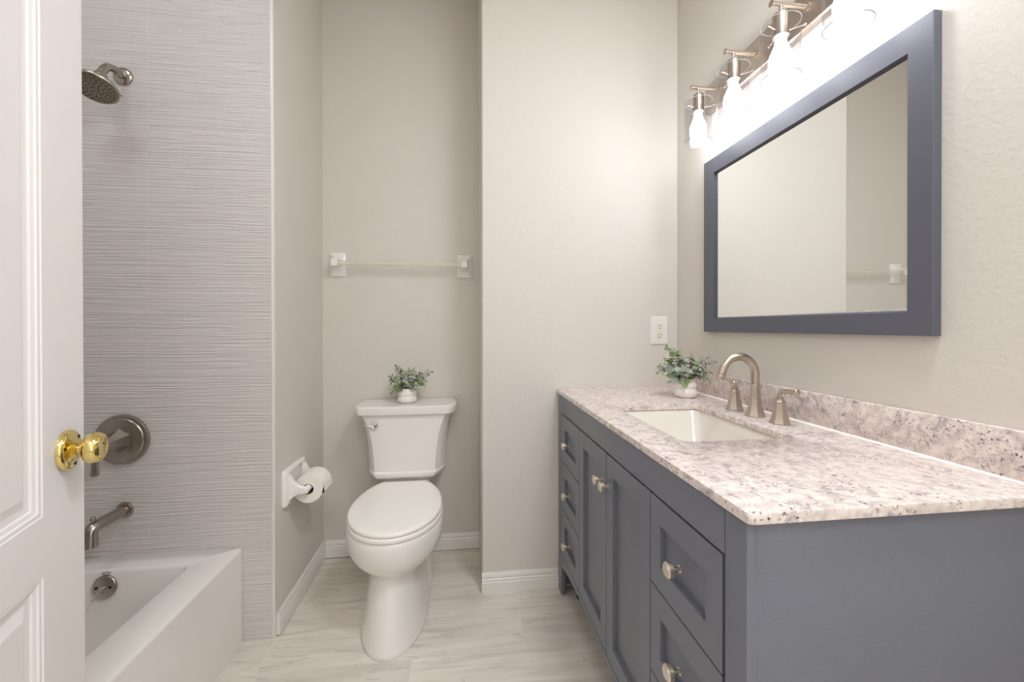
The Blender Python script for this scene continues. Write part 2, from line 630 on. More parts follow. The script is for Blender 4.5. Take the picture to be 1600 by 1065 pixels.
baseboard('baseboard_alcove', (XL + BBT, YN - 0.0002), (XN, YN - 0.0002), (0, -1), 'white moulded baseboard behind the toilet', 0.004)
baseboard('baseboard_back', (XN - 0.003, YB - 0.0002), (XC, YB - 0.0002), (0, -1), 'white moulded baseboard between alcove and vanity')

# ------------------------------------------------------------------ door (hinged behind the camera, at the left)
TH = math.radians(18.7)
dn = Vector((math.cos(TH), math.sin(TH), 0))           # normal of the visible face
dd = Vector((-math.sin(TH), math.cos(TH), 0))          # towards the free edge
DR = Vector((-0.68115, 0.79092, 0.953))                # rosette centre on the face
def dpt(s, z, t):
    """s along the door from the knob, z height, t out of the face."""
    return Vector((DR.x, DR.y, 0)) + dd * s + dn * t + Vector((0, 0, z))
def dbox(bm, s0, s1, z0, z1, t0, t1, bevel=0.0):
    k = bm_new()
    box(k, s0, s1, t0, t1, z0, z1, bevel)
    m = Matrix((dd, dn, Vector((0, 0, 1)))).transposed().to_4x4()
    m.translation = Vector((DR.x, DR.y, 0))
    k.transform(m)
    me = bpy.data.meshes.new('tmp')
    k.to_mesh(me)
    k.free()
    bm.from_mesh(me)
    bpy.data.meshes.remove(me)
SF, SH = 0.060, -0.70
b = bm_new()
dbox(b, SH, SF, 0.012, 2.03, -0.035, -0.0125)
cols = [(-0.066, -0.284), (-0.356, -0.574)]
rows = [(0.20, 0.7707), (0.8653, 1.90)]
# stiles and rails
dbox(b, cols[0][0], SF, 0.012, 2.03, -0.0126, 0.0)
dbox(b, cols[1][0], cols[0][1], 0.012, 2.03, -0.0126, 0.0)
dbox(b, SH, cols[1][1], 0.012, 2.03, -0.0126, 0.0)
zz = [0.012] + [v for r in rows for v in r] + [2.03]
for s1, s0 in cols:
    for i in range(0, len(zz), 2):
        dbox(b, s0, s1, zz[i], zz[i + 1], -0.0126, 0.0)
    for z0, z1 in rows:
        rings = []
        for ins, dep in ((0.0, 0.0), (0.0015, -0.0016), (0.0075, -0.0018), (0.0090, -0.0042), (0.0150, -0.0060), (0.0165, -0.0088), (0.0215, -0.0100),
                         (0.0265, -0.0100), (0.043, -0.0035), (0.044, -0.0035)):
            rings.append([dpt(s0 + ins, z0 + ins, dep), dpt(s1 - ins, z0 + ins, dep),
                          dpt(s1 - ins, z1 - ins, dep), dpt(s0 + ins, z1 - ins, dep)])
        loft(b, rings, cap0=False)
door = struct('door_1', b, M['door'], 'white raised-panel door standing open at the left edge', 'door', angle=20)
# knob
kn = bm_new()
lathe(kn, [(0.0095, 0.010), (0.0095, 0.0215), (0.0125, 0.0225), (0.018, 0.0240), (0.0235, 0.0275), (0.0265, 0.0330), (0.0268, 0.0375),
           (0.0258, 0.0425), (0.0225, 0.0470), (0.019, 0.0493), (0.0175, 0.0496), (0.0150, 0.0490), (0.0, 0.0490)],
      DR, dn, 48)
knob = obj('door_knob', kn, M['brass'], door, angle=60)
knob['label'] = 'polished brass round knob'
rs = bm_new()
lathe(rs, [(0.0345, 0.0), (0.0345, 0.004), (0.033, 0.0075), (0.029, 0.0095), (0.024, 0.0095), (0.020, 0.0102), (0.016, 0.0125), (0.013, 0.0160), (0.0115, 0.0170), (0.0, 0.0170)],
      DR, dn, 48)
obj('rosette', rs, M['brass'], knob, angle=60)
for a in (45, 165, 285):
    sb = bm_new()
    up = Vector((0, 0, 1))
    c = DR + dn * 0.0090 + (dd * math.cos(math.radians(a)) + up * math.sin(math.radians(a))) * 0.0265
    lathe(sb, [(0.0032, 0.0), (0.0032, 0.0010), (0.002, 0.0014), (0, 0.0014)], c, dn, 14)
    obj('screw', sb, M['bronze_dark'], knob)
pb = bm_new()
lathe(pb, [(0.0017, 0), (0.0017, 0.0008), (0, 0.001)], DR + dn * 0.0487 + Vector((0, 0, 0.006)), dn, 12)
obj('lock_pin', pb, M['bronze_dark'], knob)

# ------------------------------------------------------------------ bathtub
tubz = 0.350
tub_y0, tub_y1 = 0.092, YT - 0.001
b = bm_new()
K = 8
def tr(x0, x1, y0, y1, z, r):
    return rrect(x0, x1, y0, y1, z, r, K)
X0, X1 = XT0 + 0.001, XT1
rings = [tr(X0, X1, tub_y0, tub_y1, 0.0, 0.004), tr(X0, X1, tub_y0, tub_y1, tubz - 0.012, 0.004),
         tr(X0 + 0.001, X1 - 0.001, tub_y0 + 0.001, tub_y1, tubz - 0.006, 0.004),
         tr(X0 + 0.004, X1 - 0.004, tub_y0 + 0.002, tub_y1, tubz - 0.0015, 0.004),
         tr(X0 + 0.009, X1 - 0.009, tub_y0 + 0.004, tub_y1 - 0.001, tubz, 0.004)]
ix0, ix1, iy0, iy1 = X0 + 0.075, -0.924, tub_y0 + 0.09, 1.5240
rings += [tr(ix0, ix1, iy0, iy1, tubz, 0.03), tr(ix0 + 0.004, ix1 - 0.004, iy0 + 0.004, iy1 - 0.004, tubz - 0.002, 0.03),
          tr(ix0 + 0.008, ix1 - 0.008, iy0 + 0.010, iy1 - 0.008, tubz - 0.010, 0.032),
          tr(ix0 + 0.020, ix1 - 0.016, iy0 + 0.06, iy1 - 0.020, 0.22, 0.05),
          tr(ix0 + 0.040, ix1 - 0.032, iy0 + 0.16, iy1 - 0.040, 0.10, 0.07),
          tr(ix0 + 0.060, ix1 - 0.055, iy0 + 0.22, iy1 - 0.065, 0.062, 0.08),
          tr(ix0 + 0.10, ix1 - 0.10, iy0 + 0.30, iy1 - 0.12, 0.055, 0.08)]
loft(b, rings)
tub = obj('bathtub', b, M['tub'], angle=50)
tag(tub, 'white alcove bathtub with flat apron under the tiled wall', 'bathtub')
oc = Vector((-1.1870, iy1 - 0.0130, 0.2985))
oax = Vector((0, -1, 0.12)).normalized()
ob = bm_new()
lathe(ob, [(0.037, -0.004), (0.037, 0.004), (0.0355, 0.0065), (0.031, 0.0085), (0.0, 0.0095)], oc, oax, 40)
ov = obj('overflow_plate', ob, M['nickel_dark'], tub, angle=50)
ov['label'] = 'round brushed nickel overflow plate with trip lever'
lb = bm_new()
tube(lb, [oc + Vector((0.0, -0.008, 0.001)), oc + Vector((0.0, -0.018, 0.0)), oc + Vector((-0.010, -0.026, -0.016)),
          oc + Vector((-0.017, -0.030, -0.030))], [0.0035, 0.0035, 0.003, 0.0035], 10)
lathe(lb, [(0.006, 0.0), (0.006, 0.006), (0.0, 0.008)], oc + Vector((0, -0.008, 0.001)), oax, 12)
obj('trip_lever', lb, M['chrome'], ov)
for sx_ in (-0.021, 0.021):
    sb = bm_new()
    lathe(sb, [(0.0045, 0), (0.0045, 0.0022), (0.003, 0.0034), (0.0013, 0.0034), (0.0013, 0.002), (0, 0.002)], oc + oax * 0.008 + Vector((sx_, 0, 0)), oax, 14)
    obj('screw', sb, M['bronze_dark'], ov)
eb = bm_new()
ec = Vector((-1.187, iy1 - 0.0079, 0.3405))
m4 = axis_mat(ec, (0, -1, 0.2), (0, 0, 1))
rings = []
for (ra, rb_, h) in ((0.0125, 0.0042, 0.0), (0.0125, 0.0042, 0.0008), (0.0108, 0.0030, 0.0008), (0.0108, 0.0030, 0.0)):
    rings.append([m4 @ Vector((ra * math.cos(2 * PI * i / 28), rb_ * math.sin(2 * PI * i / 28), h)) for i in range(28)])
loft(eb, rings, closed=True)
obj('oval_emblem', eb, M['bronze_dark'], tub)

# ------------------------------------------------------------------ shower head, valve, tub spout
sh = thing('wall_shower', 'brushed nickel round shower head on a bent arm high on the tile', 'shower head', (-1.197, YT, 2.058))
def rel(bm, o):
    bm.transform(Matrix.Translation(-Vector(o)))
    return bm
SO = (-1.197, YT, 2.058)
b = bm_new()
lathe(b, [(0.031, -0.0), (0.031, 0.003), (0.029, 0.007), (0.020, 0.010), (0.0145, 0.011), (0, 0.011)], SO, (0, -1, 0), 40)
obj('flange', rel(b, SO), M['nickel_dark'], sh, angle=50)
b = bm_new()
pth = smooth_path([(-1.197, YT - 0.004, 2.056), (-1.197, YT - 0.035, 2.061), (-1.197, YT - 0.065, 2.052), (-1.197, YT - 0.086, 2.026), (-1.197, YT - 0.098, 2.000)])
tube(b, pth, 0.0122, 18)
obj('shower_arm', rel(b, SO), M['nickel_dark'], sh, angle=60)
hax = Vector((0.10, -0.42, -0.90)).normalized()
hb = Vector((-1.197, YT - 0.093, 2.008))
b = bm_new()
lathe(b, [(0.0135, -0.006), (0.0170, 0.0), (0.0185, 0.010), (0.017, 0.018), (0.0185, 0.026), (0.026, 0.034), (0.042, 0.044), (0.0545, 0.053), (0.0585, 0.060),
          (0.0585, 0.066), (0.0555, 0.069), (0.0535, 0.0685), (0.0, 0.0685)], hb, hax, 48)
head = obj('spray_head', rel(b, SO), M['nickel_dark'], sh, angle=45)
b = bm_new()
lathe(b, [(0.0525, 0.0680), (0.0525, 0.0705), (0.050, 0.0715), (0.0, 0.0715)], hb, hax, 48)
obj('spray_face', rel(b, SO), M['sprayface'], head)
b = bm_new()
m4 = axis_mat(hb, hax)
for rr_, cnt in ((0.046, 26), (0.038, 20), (0.030, 15), (0.020, 10), (0.009, 5)):
    for i in range(cnt):
        a = 2 * PI * i / cnt + rr_ * 40
        c = m4 @ Vector((rr_ * math.cos(a), rr_ * math.sin(a), 0.0712))
        lathe(b, [(0.0022, 0), (0.0016, 0.0018), (0, 0.0018)], c, hax, 7)
obj('nozzles', rel(b, SO), M['dark'], head)
b = bm_new()
tb = m4 @ Vector((0, 0, 0.063)) + (Vector((0.9, 0.3, -0.12)).normalized() * 0.055)
tube(b, [tb, tb + Vector((0.010, 0.004, -0.006))], [0.003, 0.0022], 8)
obj('spray_tab', rel(b, SO), M['nickel_dark'], head)

VO = (-1.205, YT, 0.765)
sv = thing('shower_valve', 'round brushed nickel shower valve with hexagonal hub and lever on the tile', 'shower valve', VO)
b = bm_new()
lathe(b, [(0.089, 0.0), (0.089, 0.006), (0.087, 0.011), (0.083, 0.0125), (0.078, 0.0128), (0.0765, 0.0160), (0.074, 0.0175), (0.0, 0.0185)], VO, (0, -1, 0), 64)
obj('escutcheon', rel(b, VO), M['nickel_dark'], sv, angle=40)
b = bm_new()
lathe(b, [(0.042, 0.016), (0.042, 0.019), (0.027, 0.042), (0.014, 0.074), (0.010, 0.084), (0.010, 0.088), (0, 0.088)], VO, (0, -1, 0), 6, phase=PI / 6)
obj('handle_hub', rel(b, VO), M['nickel_dark'], sv, angle=15)
b = bm_new()
lathe(b, [(0.009, 0.084), (0.012, 0.088), (0.009, 0.092), (0.013, 0.097), (0.015, 0.106), (0.015, 0.118), (0.012, 0.123), (0, 0.124)], VO, (0, -1, 0), 24)
lathe(b, [(0.0075, 0.0), (0.0080, 0.03), (0.0115, 0.094), (0.010, 0.097), (0.0, 0.097)], (VO[0], YT - 0.113, VO[2] + 0.006), (0, 0, -1), 6)
obj('lever', rel(b, VO), M['nickel_dark'], sv, angle=25)

PO = (-1.200, YT, 0.512)
sp = thing('tub_spout', 'brushed nickel bent bath spout above the tub', 'tub spout', PO)
b = bm_new()
lathe(b, [(0.028, 0), (0.028, 0.004), (0.026, 0.008), (0.021, 0.009), (0, 0.009)], PO, (0, -1, 0), 36)
obj('flange', rel(b, PO), M['nickel_dark'], sp, angle=50)
b = bm_new()
pth = [Vector((-1.2, YT - 0.006, 0.512)), Vector((-1.2, YT - 0.115, 0.512))]
for i in range(1, 9):
    a = PI / 2 * i / 8
    pth.append(Vector((-1.2, YT - 0.115 - 0.022 * math.sin(a), 0.512 - 0.022 * (1 - math.cos(a)))))
pth.append(Vector((-1.2, YT - 0.139, 0.453)))
tube(b, pth, [0.0185] * 2 + [0.019] * 8 + [0.021], 24)
obj('spout_pipe', rel(b, PO), M['nickel_dark'], sp, angle=50)
b = bm_new()
lathe(b, [(0.004, 0), (0.004, 0.008), (0.0075, 0.009), (0.0075, 0.017), (0.006, 0.0185), (0, 0.0185)], (-1.2, YT - 0.128, 0.526), (0, 0, 1), 18)
obj('diverter_knob', rel(b, PO), M['nickel_dark'], sp)

# ------------------------------------------------------------------ toilet
TX = -0.267
TO = (TX, 1.80, 0.0)
toi = thing('toilet', 'white two-piece toilet with closed lid in the alcove', 'toilet', TO)
def egg(z, yf, yc, yb, hw, hb, n=20, px=2.0, cx=TX):
    """front half (super)ellipse from yc to yf, back half narrowing from hw to hb at yb."""
    out = []
    for i in range(n + 1):                       # right -> front -> left
        a = PI * i / n
        ca, sa = math.cos(a), math.sin(a)
        x = hw * math.copysign(abs(ca) ** (2 / px), ca)
        y = yc - (yc - yf) * abs(sa) ** (2 / px)
        out.append(Vector((cx + x, y, z)))
    k = math.sqrt(max(0.0, 1 - (hb / hw) ** 2))
    m = 8
    for i in range(1, m + 1):                    # left side to the back
        t = i / m
        out.append(Vector((cx - hw * math.sqrt(1 - (t * k) ** 2), yc + (yb - yc) * t, z)))
    for i in range(1, 6):
        out.append(Vector((cx - hb + 2 * hb * i / 6, yb, z)))
    for i in range(m, 0, -1):
        t = i / m
        out.append(Vector((cx + hw * math.sqrt(1 - (t * k) ** 2), yc + (yb - yc) * t, z)))
    return out
b = bm_new()
secs = [  # z, y front, y centre, y back, half width, half width at back
    (0.000, 1.452, 1.690, 2.080, 0.124, 0.116), (0.006, 1.449, 1.690, 2.082, 0.126, 0.118), (0.016, 1.452, 1.690, 2.080, 0.123, 0.115),
    (0.060, 1.466, 1.695, 2.075, 0.117, 0.110), (0.110, 1.484, 1.700, 2.065, 0.110, 0.104), (0.170, 1.506, 1.705, 2.055, 0.103, 0.098),
    (0.215, 1.522, 1.705, 2.045, 0.099, 0.094), (0.236, 1.528, 1.705, 2.040, 0.101, 0.094), (0.248, 1.522, 1.700, 2.036, 0.113, 0.098),
    (0.260, 1.508, 1.700, 2.032, 0.134, 0.102), (0.275, 1.492, 1.698, 2.028, 0.154, 0.106), (0.295, 1.479, 1.696, 2.022, 0.171, 0.110),
    (0.312, 1.473, 1.696, 2.020, 0.1795, 0.112), (0.318, 1.4715, 1.695, 2.018, 0.1825, 0.113), (0.345, 1.466, 1.695, 2.016, 0.1885, 0.116), (0.362, 1.464, 1.695, 2.012, 0.1895, 0.118), (0.380, 1.465, 1.695, 2.010, 0.1885, 0.120),
    (0.394, 1.468, 1.695, 2.008, 0.186, 0.120), (0.400, 1.474, 1.695, 2.004, 0.180, 0.116)]
loft(b, [egg(*s) for s in secs])
# wider rear foot and the deck that carries the tank
loft(b, [rrect(TX - 0.127, TX + 0.127, 1.800, 2.075, 0.0, 0.05), rrect(TX - 0.129, TX + 0.129, 1.798, 2.077, 0.006, 0.05), rrect(TX - 0.126, TX + 0.126, 1.801, 2.075, 0.016, 0.05),
         rrect(TX - 0.122, TX + 0.122, 1.825, 2.070, 0.08, 0.05), rrect(TX - 0.117, TX + 0.117, 1.862, 2.062, 0.16, 0.05), rrect(TX - 0.112, TX + 0.112, 1.905, 2.055, 0.225, 0.045), rrect(TX - 0.100, TX + 0.100, 1.935, 2.045, 0.255, 0.04)])
loft(b, [rrect(TX - 0.105, TX + 0.105, 1.965, 2.120, 0.34, 0.03), rrect(TX - 0.110, TX + 0.110, 1.968, 2.125, 0.40, 0.03),
         rrect(TX - 0.112, TX + 0.112, 1.970, 2.126, 0.448, 0.03), rrect(TX - 0.108, TX + 0.108, 1.973, 2.122, 0.453, 0.03)])
bowl = obj('bowl', rel(b, TO), M['porcelain'], toi, angle=60)
b = bm_new()
def seatsec(*a):
    r = egg(*a)
    for v in r:
        v.z += (v.y - 1.467) * 0.020 * (1 if a[0] > 0.405 else 0)
    return r
loft(b, [egg(0.4010, 1.4690, 1.695, 1.905, 0.181, 0.110), egg(0.4018, 1.4655, 1.695, 1.906, 0.1845, 0.112), seatsec(0.408, 1.4640, 1.695, 1.907, 0.186, 0.113),
         seatsec(0.4155, 1.4655, 1.695, 1.907, 0.1845, 0.112), seatsec(0.4185, 1.4700, 1.695, 1.905, 0.180, 0.110)])
obj('seat', rel(b, TO), M['seat'], toi, angle=60)
b = bm_new()
def lidsec(z, ins):
    r = egg(z, 1.4670 + ins, 1.695, 1.932 - ins * 0.6, 0.1835 - ins, 0.103 - ins * 0.6)
    for v in r:
        v.z += (v.y - 1.467) * 0.034
    return r
loft(b, [lidsec(0.4215, 0.004), lidsec(0.4222, 0.0006), lidsec(0.427, 0.0), lidsec(0.4315, 0.0012), lidsec(0.4345, 0.0045), lidsec(0.4362, 0.012), lidsec(0.4370, 0.030)])
obj('seat_lid', rel(b, TO), M['seat'], toi, angle=60)
for sx_ in (-0.078, 0.078):
    b = bm_new()
    box(b, TX + sx_ - 0.016, TX + sx_ + 0.016, 1.908, 1.938, 0.4005, 0.4320, 0.005)
    obj('seat_hinge', rel(b, TO), M['seat'], toi)

TYF, TYB = 1.945, 2.136
def tank_ring(z, hb, ha, yf=TYF, ys=2.035):
    """octagon-like plan: flat front of half width ha, bowed chamfers, straight sides of half width hb."""
    half = []
    k = 7
    for i in range(k + 1):
        t = i / k
        # from side point (hb, ys) to front corner (ha, yf)
        x = hb + (ha - hb) * t
        y = ys + (yf - ys) * t
        bow = 0.006 * math.sin(PI * t)
        half.append((x + bow, y - bow))
    right = [(hb - 0.010, TYB), (hb, TYB - 0.010), (hb, ys + 0.012)] + half + [(ha - 0.012, yf - 0.001), (ha * 0.4, yf - 0.003)]
    pts = [Vector((TX + x, y, z)) for x, y in right] + [Vector((TX - x, y, z)) for x, y in reversed(right)]
    return pts
b = bm_new()
tk = [(0.4560, 0.158, 0.118, 0.006), (0.4590, 0.168, 0.127, 0.002), (0.466, 0.174, 0.1325, -0.001), (0.476, 0.180, 0.1385, -0.0015), (0.4835, 0.1825, 0.141, -0.001), (0.4865, 0.182, 0.1405, 0.001),
      (0.4895, 0.180, 0.1385, 0.004), (0.510, 0.1805, 0.1390, 0.004), (0.550, 0.1820, 0.1415, 0.0035), (0.590, 0.1845, 0.1450, 0.003), (0.630, 0.1885, 0.1500, 0.002),
      (0.665, 0.1930, 0.1565, 0.001), (0.695, 0.1985, 0.1645, 0.0), (0.720, 0.2040, 0.1730, 0.0), (0.740, 0.2090, 0.1820, 0.0), (0.757, 0.2130, 0.1890, 0.0)]
loft(b, [tank_ring(z, hb, ha, TYF + dy) for z, hb, ha, dy in tk])
tank = obj('tank', rel(b, TO), M['porcelain'], toi, angle=30)
def lid_ring(z, g):
    """D-shaped lid outline grown by g."""
    right = [(0.229 + g, 2.139), (0.236 + g, 2.130)]
    for i in range(0, 11):
        a = PI / 2 * i / 10
        right.append((0.190 + (0.048 + g) * math.cos(a) ** 0.8, 2.045 - (0.117 + g) * math.sin(a) ** 0.9))
    right.append((0.10, 1.928 - g - 0.002))
    right.append((0.03, 1.928 - g - 0.003))
    return [Vector((TX + x, y, z)) for x, y in right] + [Vector((TX - x, y, z)) for x, y in reversed(right)]
b = bm_new()
loft(b, [lid_ring(0.7575, -0.005), lid_ring(0.7585, -0.0015), lid_ring(0.764, 0.0), lid_ring(0.785, 0.0020), lid_ring(0.791, 0.0015), lid_ring(0.7945, -0.002), lid_ring(0.7960, -0.008), lid_ring(0.7962, -0.02)])
lid = obj('tank_lid', rel(b, TO), M['porcelain'], toi, angle=40)
b = bm_new()
lc = Vector((TX - 0.137, TYF - 0.004, 0.7100))
lathe(b, [(0.0165, 0.0), (0.0165, 0.004), (0.014, 0.008), (0.012, 0.0095), (0.0105, 0.0085), (0.0, 0.0085)], lc, (0, -1, 0), 28)
tube(b, smooth_path([lc + Vector((-0.006, -0.010, 0)), lc + Vector((-0.022, -0.016, 0)), lc + Vector((-0.048, -0.012, 0.001))], 5),
     0.0042, 10)
lv = obj('flush_lever', rel(b, TO), M['chrome'], toi)
lv['label'] = 'small chrome flush lever'

# ------------------------------------------------------------------ potted plants
def leaf(bm, pos, nrm, dirv, r, mi):
    z = nrm.normalized()
    x = (dirv - z * dirv.dot(z)).normalized()
    y = z.cross(x)
    c = bm.verts.new(pos + x * r + z * (-0.10 * r))
    ring = []
    for i in range(9):
        a = PI + 2 * PI * i / 9
        rx, ry = 1.05 * r, 0.92 * r
        p = pos + x * (r + rx * math.cos(a)) + y * ry * math.sin(a) + z * (0.16 * r * abs(math.sin(a)) + 0.10 * r * math.cos(a))
        ring.append(bm.verts.new(p))
    for i in range(9):
        f = bm.faces.new((c, ring[i], ring[(i + 1) % 9]))
        f.material_index = mi

def plant(name, label, loc, seed, tips, pot_r, pot_h, leaf_r):
    rng = random.Random(seed)
    root = thing(name, label, 'potted plant', loc, 0, 'small potted eucalyptus plants')
    s = pot_r
    h = pot_h
    bm = bm_new()
    prof = [(0.0, 0.0), (0.60 * s, 0.0), (0.72 * s, 0.015 * h), (0.90 * s, 0.09 * h), (0.99 * s, 0.20 * h), (1.0 * s, 0.28 * h), (0.96 * s, 0.38 * h), (0.88 * s, 0.45 * h), (0.865 * s, 0.49 * h),
            (0.90 * s, 0.54 * h), (0.945 * s, 0.63 * h), (0.93 * s, 0.72 * h), (0.84 * s, 0.80 * h), (0.74 * s, 0.85 * h), (0.715 * s, 0.90 * h), (0.73 * s, 0.97 * h), (0.715 * s, 1.0 * h),
            (0.66 * s, 1.0 * h), (0.63 * s, 0.97 * h), (0.62 * s, 0.80 * h)]
    lathe(bm, prof, n=40, cap1=False)
    pot = obj('vase', bm, M['ceramic'], root, angle=80)
    pot['label'] = 'white ribbed ceramic vase'
    bm = bm_new()
    lathe(bm, [(0.63 * s, 0.82 * h), (0.63 * s, 0.86 * h), (0.0, 0.87 * h)], n=24)
    obj('soil', bm, M['soil'], root)
    st = bm_new()
    lf = bm_new()
    for (tx, ty, tz, young) in tips:
        tip = Vector((tx, ty, tz))
        base = Vector((tx, ty, 0)).normalized() * 0.35 * s + Vector((0, 0, 0.86 * h)) if (tx or ty) else Vector((0, 0, 0.86 * h))
        midp = base.lerp(tip, 0.5) + Vector((0, 0, 0.20 * (tip - base).length * (0.9 if tz > 0.11 else 1.3)))
        pts = smooth_path([base, midp, tip], 8)
        tube(st, pts, [0.0011 * (1 - 0.5 * i / len(pts)) for i in range(len(pts))], 5)
        L = (tip - base).length
        nn = max(5, int(L / (leaf_r * 0.80)))
        for k in range(nn):
            t = 0.16 + 0.84 * (k + 0.5) / nn
            i = min(len(pts) - 2, int(t * (len(pts) - 1)))
            f = t * (len(pts) - 1) - i
            p = pts[i].lerp(pts[i + 1], f)
            tan = (pts[i + 1] - pts[i]).normalized()
            ang = rng.uniform(0, PI)
            side = tan.orthogonal().normalized()
            side.rotate(Matrix.Rotation(ang, 3, tan))
            for sg in (1, -1):
                if k == nn - 1 and sg == -1:
                    d = tan
                else:
                    d = (side * sg + tan * rng.uniform(0.1, 0.6) + Vector((0, 0, 0.2))).normalized()
                nrm = (tan * 0.9 + Vector((rng.uniform(-.5, .5), rng.uniform(-.9, .1), rng.uniform(0.1, 0.9)))).normalized()
                if abs(nrm.dot(d)) > 0.92:
                    nrm = d.orthogonal()
                r = leaf_r * rng.uniform(0.62, 1.05) * (0.72 if t > 0.85 else 1.0)
                q = rng.random()
                mi = (1 if q < 0.75 else 0) if (young and t > 0.45) else (0 if q < 0.55 else (2 if q < 0.85 else 1))
                leaf(lf, p + d * 0.0015, nrm, d, r * 0.5 * 1.25, mi)
    obj('stems', st, M['stem'], root)
    obj('foliage', lf, None, root, angle=80, mats=[M['leaf_a'], M['leaf_b'], M['leaf_c']])
    return root

tips1 = [(-0.052, -0.01, 0.178, 0), (-0.030, 0.02, 0.165, 1), (0.030, 0.02, 0.160, 0), (0.010, -0.02, 0.158, 0), (0.118, 0.0, 0.146, 0), (0.070, 0.01, 0.140, 0),
         (-0.085, -0.01, 0.130, 1), (-0.092, 0.0, 0.103, 1), (-0.075, -0.02, 0.052, 0), (-0.050, -0.045, 0.070, 1), (0.085, -0.02, 0.090, 1), (0.090, 0.0, 0.105, 0),
         (0.055, -0.05, 0.082, 0), (0.0, -0.055, 0.105, 0), (0.045, 0.03, 0.120, 0), (-0.045, -0.05, 0.115, 0), (0.035, -0.04, 0.128, 0), (-0.015, -0.035, 0.140, 0), (-0.06, 0.03, 0.12, 0)]
plant('potted_plant', 'small eucalyptus in a white ribbed vase on the toilet tank lid', (TX - 0.001, 2.035, 0.7962), 5, tips1, 0.046, 0.071, 0.0185)
tips2 = [(-0.070, 0.01, 0.198, 1), (-0.030, 0.02, 0.188, 0), (0.030, 0.0, 0.165, 1), (0.104, -0.035, 0.138, 0), (0.070, -0.03, 0.152, 0), (-0.120, -0.01, 0.100, 0), (-0.110, 0.0, 0.122, 0),
         (-0.085, -0.03, 0.066, 0), (-0.075, 0.02, 0.150, 1), (-0.030, -0.050, 0.058, 1), (0.062, -0.045, 0.078, 1), (0.075, -0.05, 0.100, 0), (0.0, -0.06, 0.115, 0), (0.0, 0.04, 0.165, 0),
         (-0.050, -0.05, 0.110, 0), (0.040, -0.05, 0.125, 0), (-0.055, 0.04, 0.130, 0), (0.02, -0.03, 0.150, 0), (0.05, 0.02, 0.140, 0), (-0.02, -0.02, 0.16, 0), (-0.09, -0.02, 0.09, 0)]
plant('potted_plant', 'small eucalyptus in a white ribbed vase on the worktop below the outlet', (0.868, 1.497, ZC), 11, tips2, 0.044, 0.074, 0.0175)

# ------------------------------------------------------------------ towel bar
TBZ = 1.482
tbo = (-0.305, YN, TBZ)
tb_ = thing('towel_bar', 'clear towel bar between two white brackets above the toilet', 'towel bar', tbo)
for cx in (-0.622, 0.011):
    b = bm_new()
    def rq(y, hw, z0, z1, r):
        return [Vector((p.x, YN - y, p.y)) for p in rrect(cx - hw, cx + hw, z0, z1, 0, r, 4)]
    Z = TBZ
    loft(b, [rq(0.0, 0.0385, Z - 0.062, Z + 0.058, 0.006), rq(0.006, 0.0385, Z - 0.062, Z + 0.058, 0.006), rq(0.0095, 0.036, Z - 0.0595, Z + 0.0555, 0.006),
             rq(0.012, 0.031, Z - 0.054, Z + 0.051, 0.006), rq(0.020, 0.024, Z - 0.038, Z + 0.041, 0.006), rq(0.032, 0.0185, Z - 0.024, Z + 0.030, 0.006), rq(0.045, 0.0165, Z - 0.018, Z + 0.022, 0.005),
             rq(0.070, 0.0165, Z - 0.017, Z + 0.019, 0.005), rq(0.074, 0.0145, Z - 0.015, Z + 0.017, 0.004)])
    obj('bracket', rel(b, tbo), M['holder'], tb_, angle=45)
b = bm_new()
lathe(b, [(0.014, 0), (0.014, 0.600)], (-0.605, YN - 0.055, TBZ), (1, 0, 0), 24)
obj('bar', rel(b, tbo), M['acrylic'], tb_)['label'] = 'clear acrylic bar'

# ------------------------------------------------------------------ toilet paper holder and roll
ho = (XL, 1.780, 0.530)
th_ = thing('toilet_paper_holder', 'white ceramic paper holder on the alcove side wall', 'toilet paper holder', ho)
def rx(x, y0, y1, z0, z1, r):
    return [Vector((XL + x, p.x, p.y)) for p in rrect(y0, y1, z0, z1, 0, r, 4)]
b = bm_new()
loft(b, [rx(0.0002, 1.672, 1.876, 0.458, 0.602, 0.012), rx(0.010, 1.672, 1.876, 0.458, 0.602, 0.012), rx(0.016, 1.676, 1.872, 0.462, 0.598, 0.012), rx(0.019, 1.684, 1.864, 0.470, 0.590, 0.012),
         rx(0.019, 1.706, 1.856, 0.468, 0.590, 0.010), rx(0.006, 1.716, 1.846, 0.472, 0.586, 0.01)])
obj('wall_plate', rel(b, ho), M['holder'], th_, angle=45)
RZ, RX = 0.515, XL + 0.0765
for y0, y1 in ((1.690, 1.716), (1.846, 1.870)):
    b = bm_new()
    loft(b, [rx(0.012, y0 - 0.004, y1 + 0.004, 0.474, 0.590, 0.008), rx(0.022, y0, y1, 0.482, 0.578, 0.008), rx(0.034, y0 + 0.003, y1 - 0.002, 0.492, 0.556, 0.008),
             rx(0.050, y0 + 0.005, y1 - 0.003, 0.498, 0.539, 0.008), rx(0.075, y0 + 0.006, y1 - 0.004, 0.501, 0.531, 0.008), rx(0.084, y0 + 0.007, y1 - 0.005, 0.503, 0.529, 0.008), rx(0.088, y0 + 0.009, y1 - 0.008, 0.507, 0.525, 0.006)])
    obj('arm', rel(b, ho), M['holder'], th_, angle=45)
b = bm_new()
lathe(b, [(0.009, 0.0), (0.0135, 0.004), (0.0135, 0.136), (0.009, 0.14)], (RX, 1.710, RZ), (0, 1, 0), 20)
obj('roller', rel(b, ho), M['holder'], th_)
ro = (RX, 1.731, RZ - 0.0058)
rl = thing('toilet_paper_roll', 'white toilet paper roll hanging in the ceramic holder', 'toilet paper', ro)
b = bm_new()
RO, RI = 0.0575, 0.0212
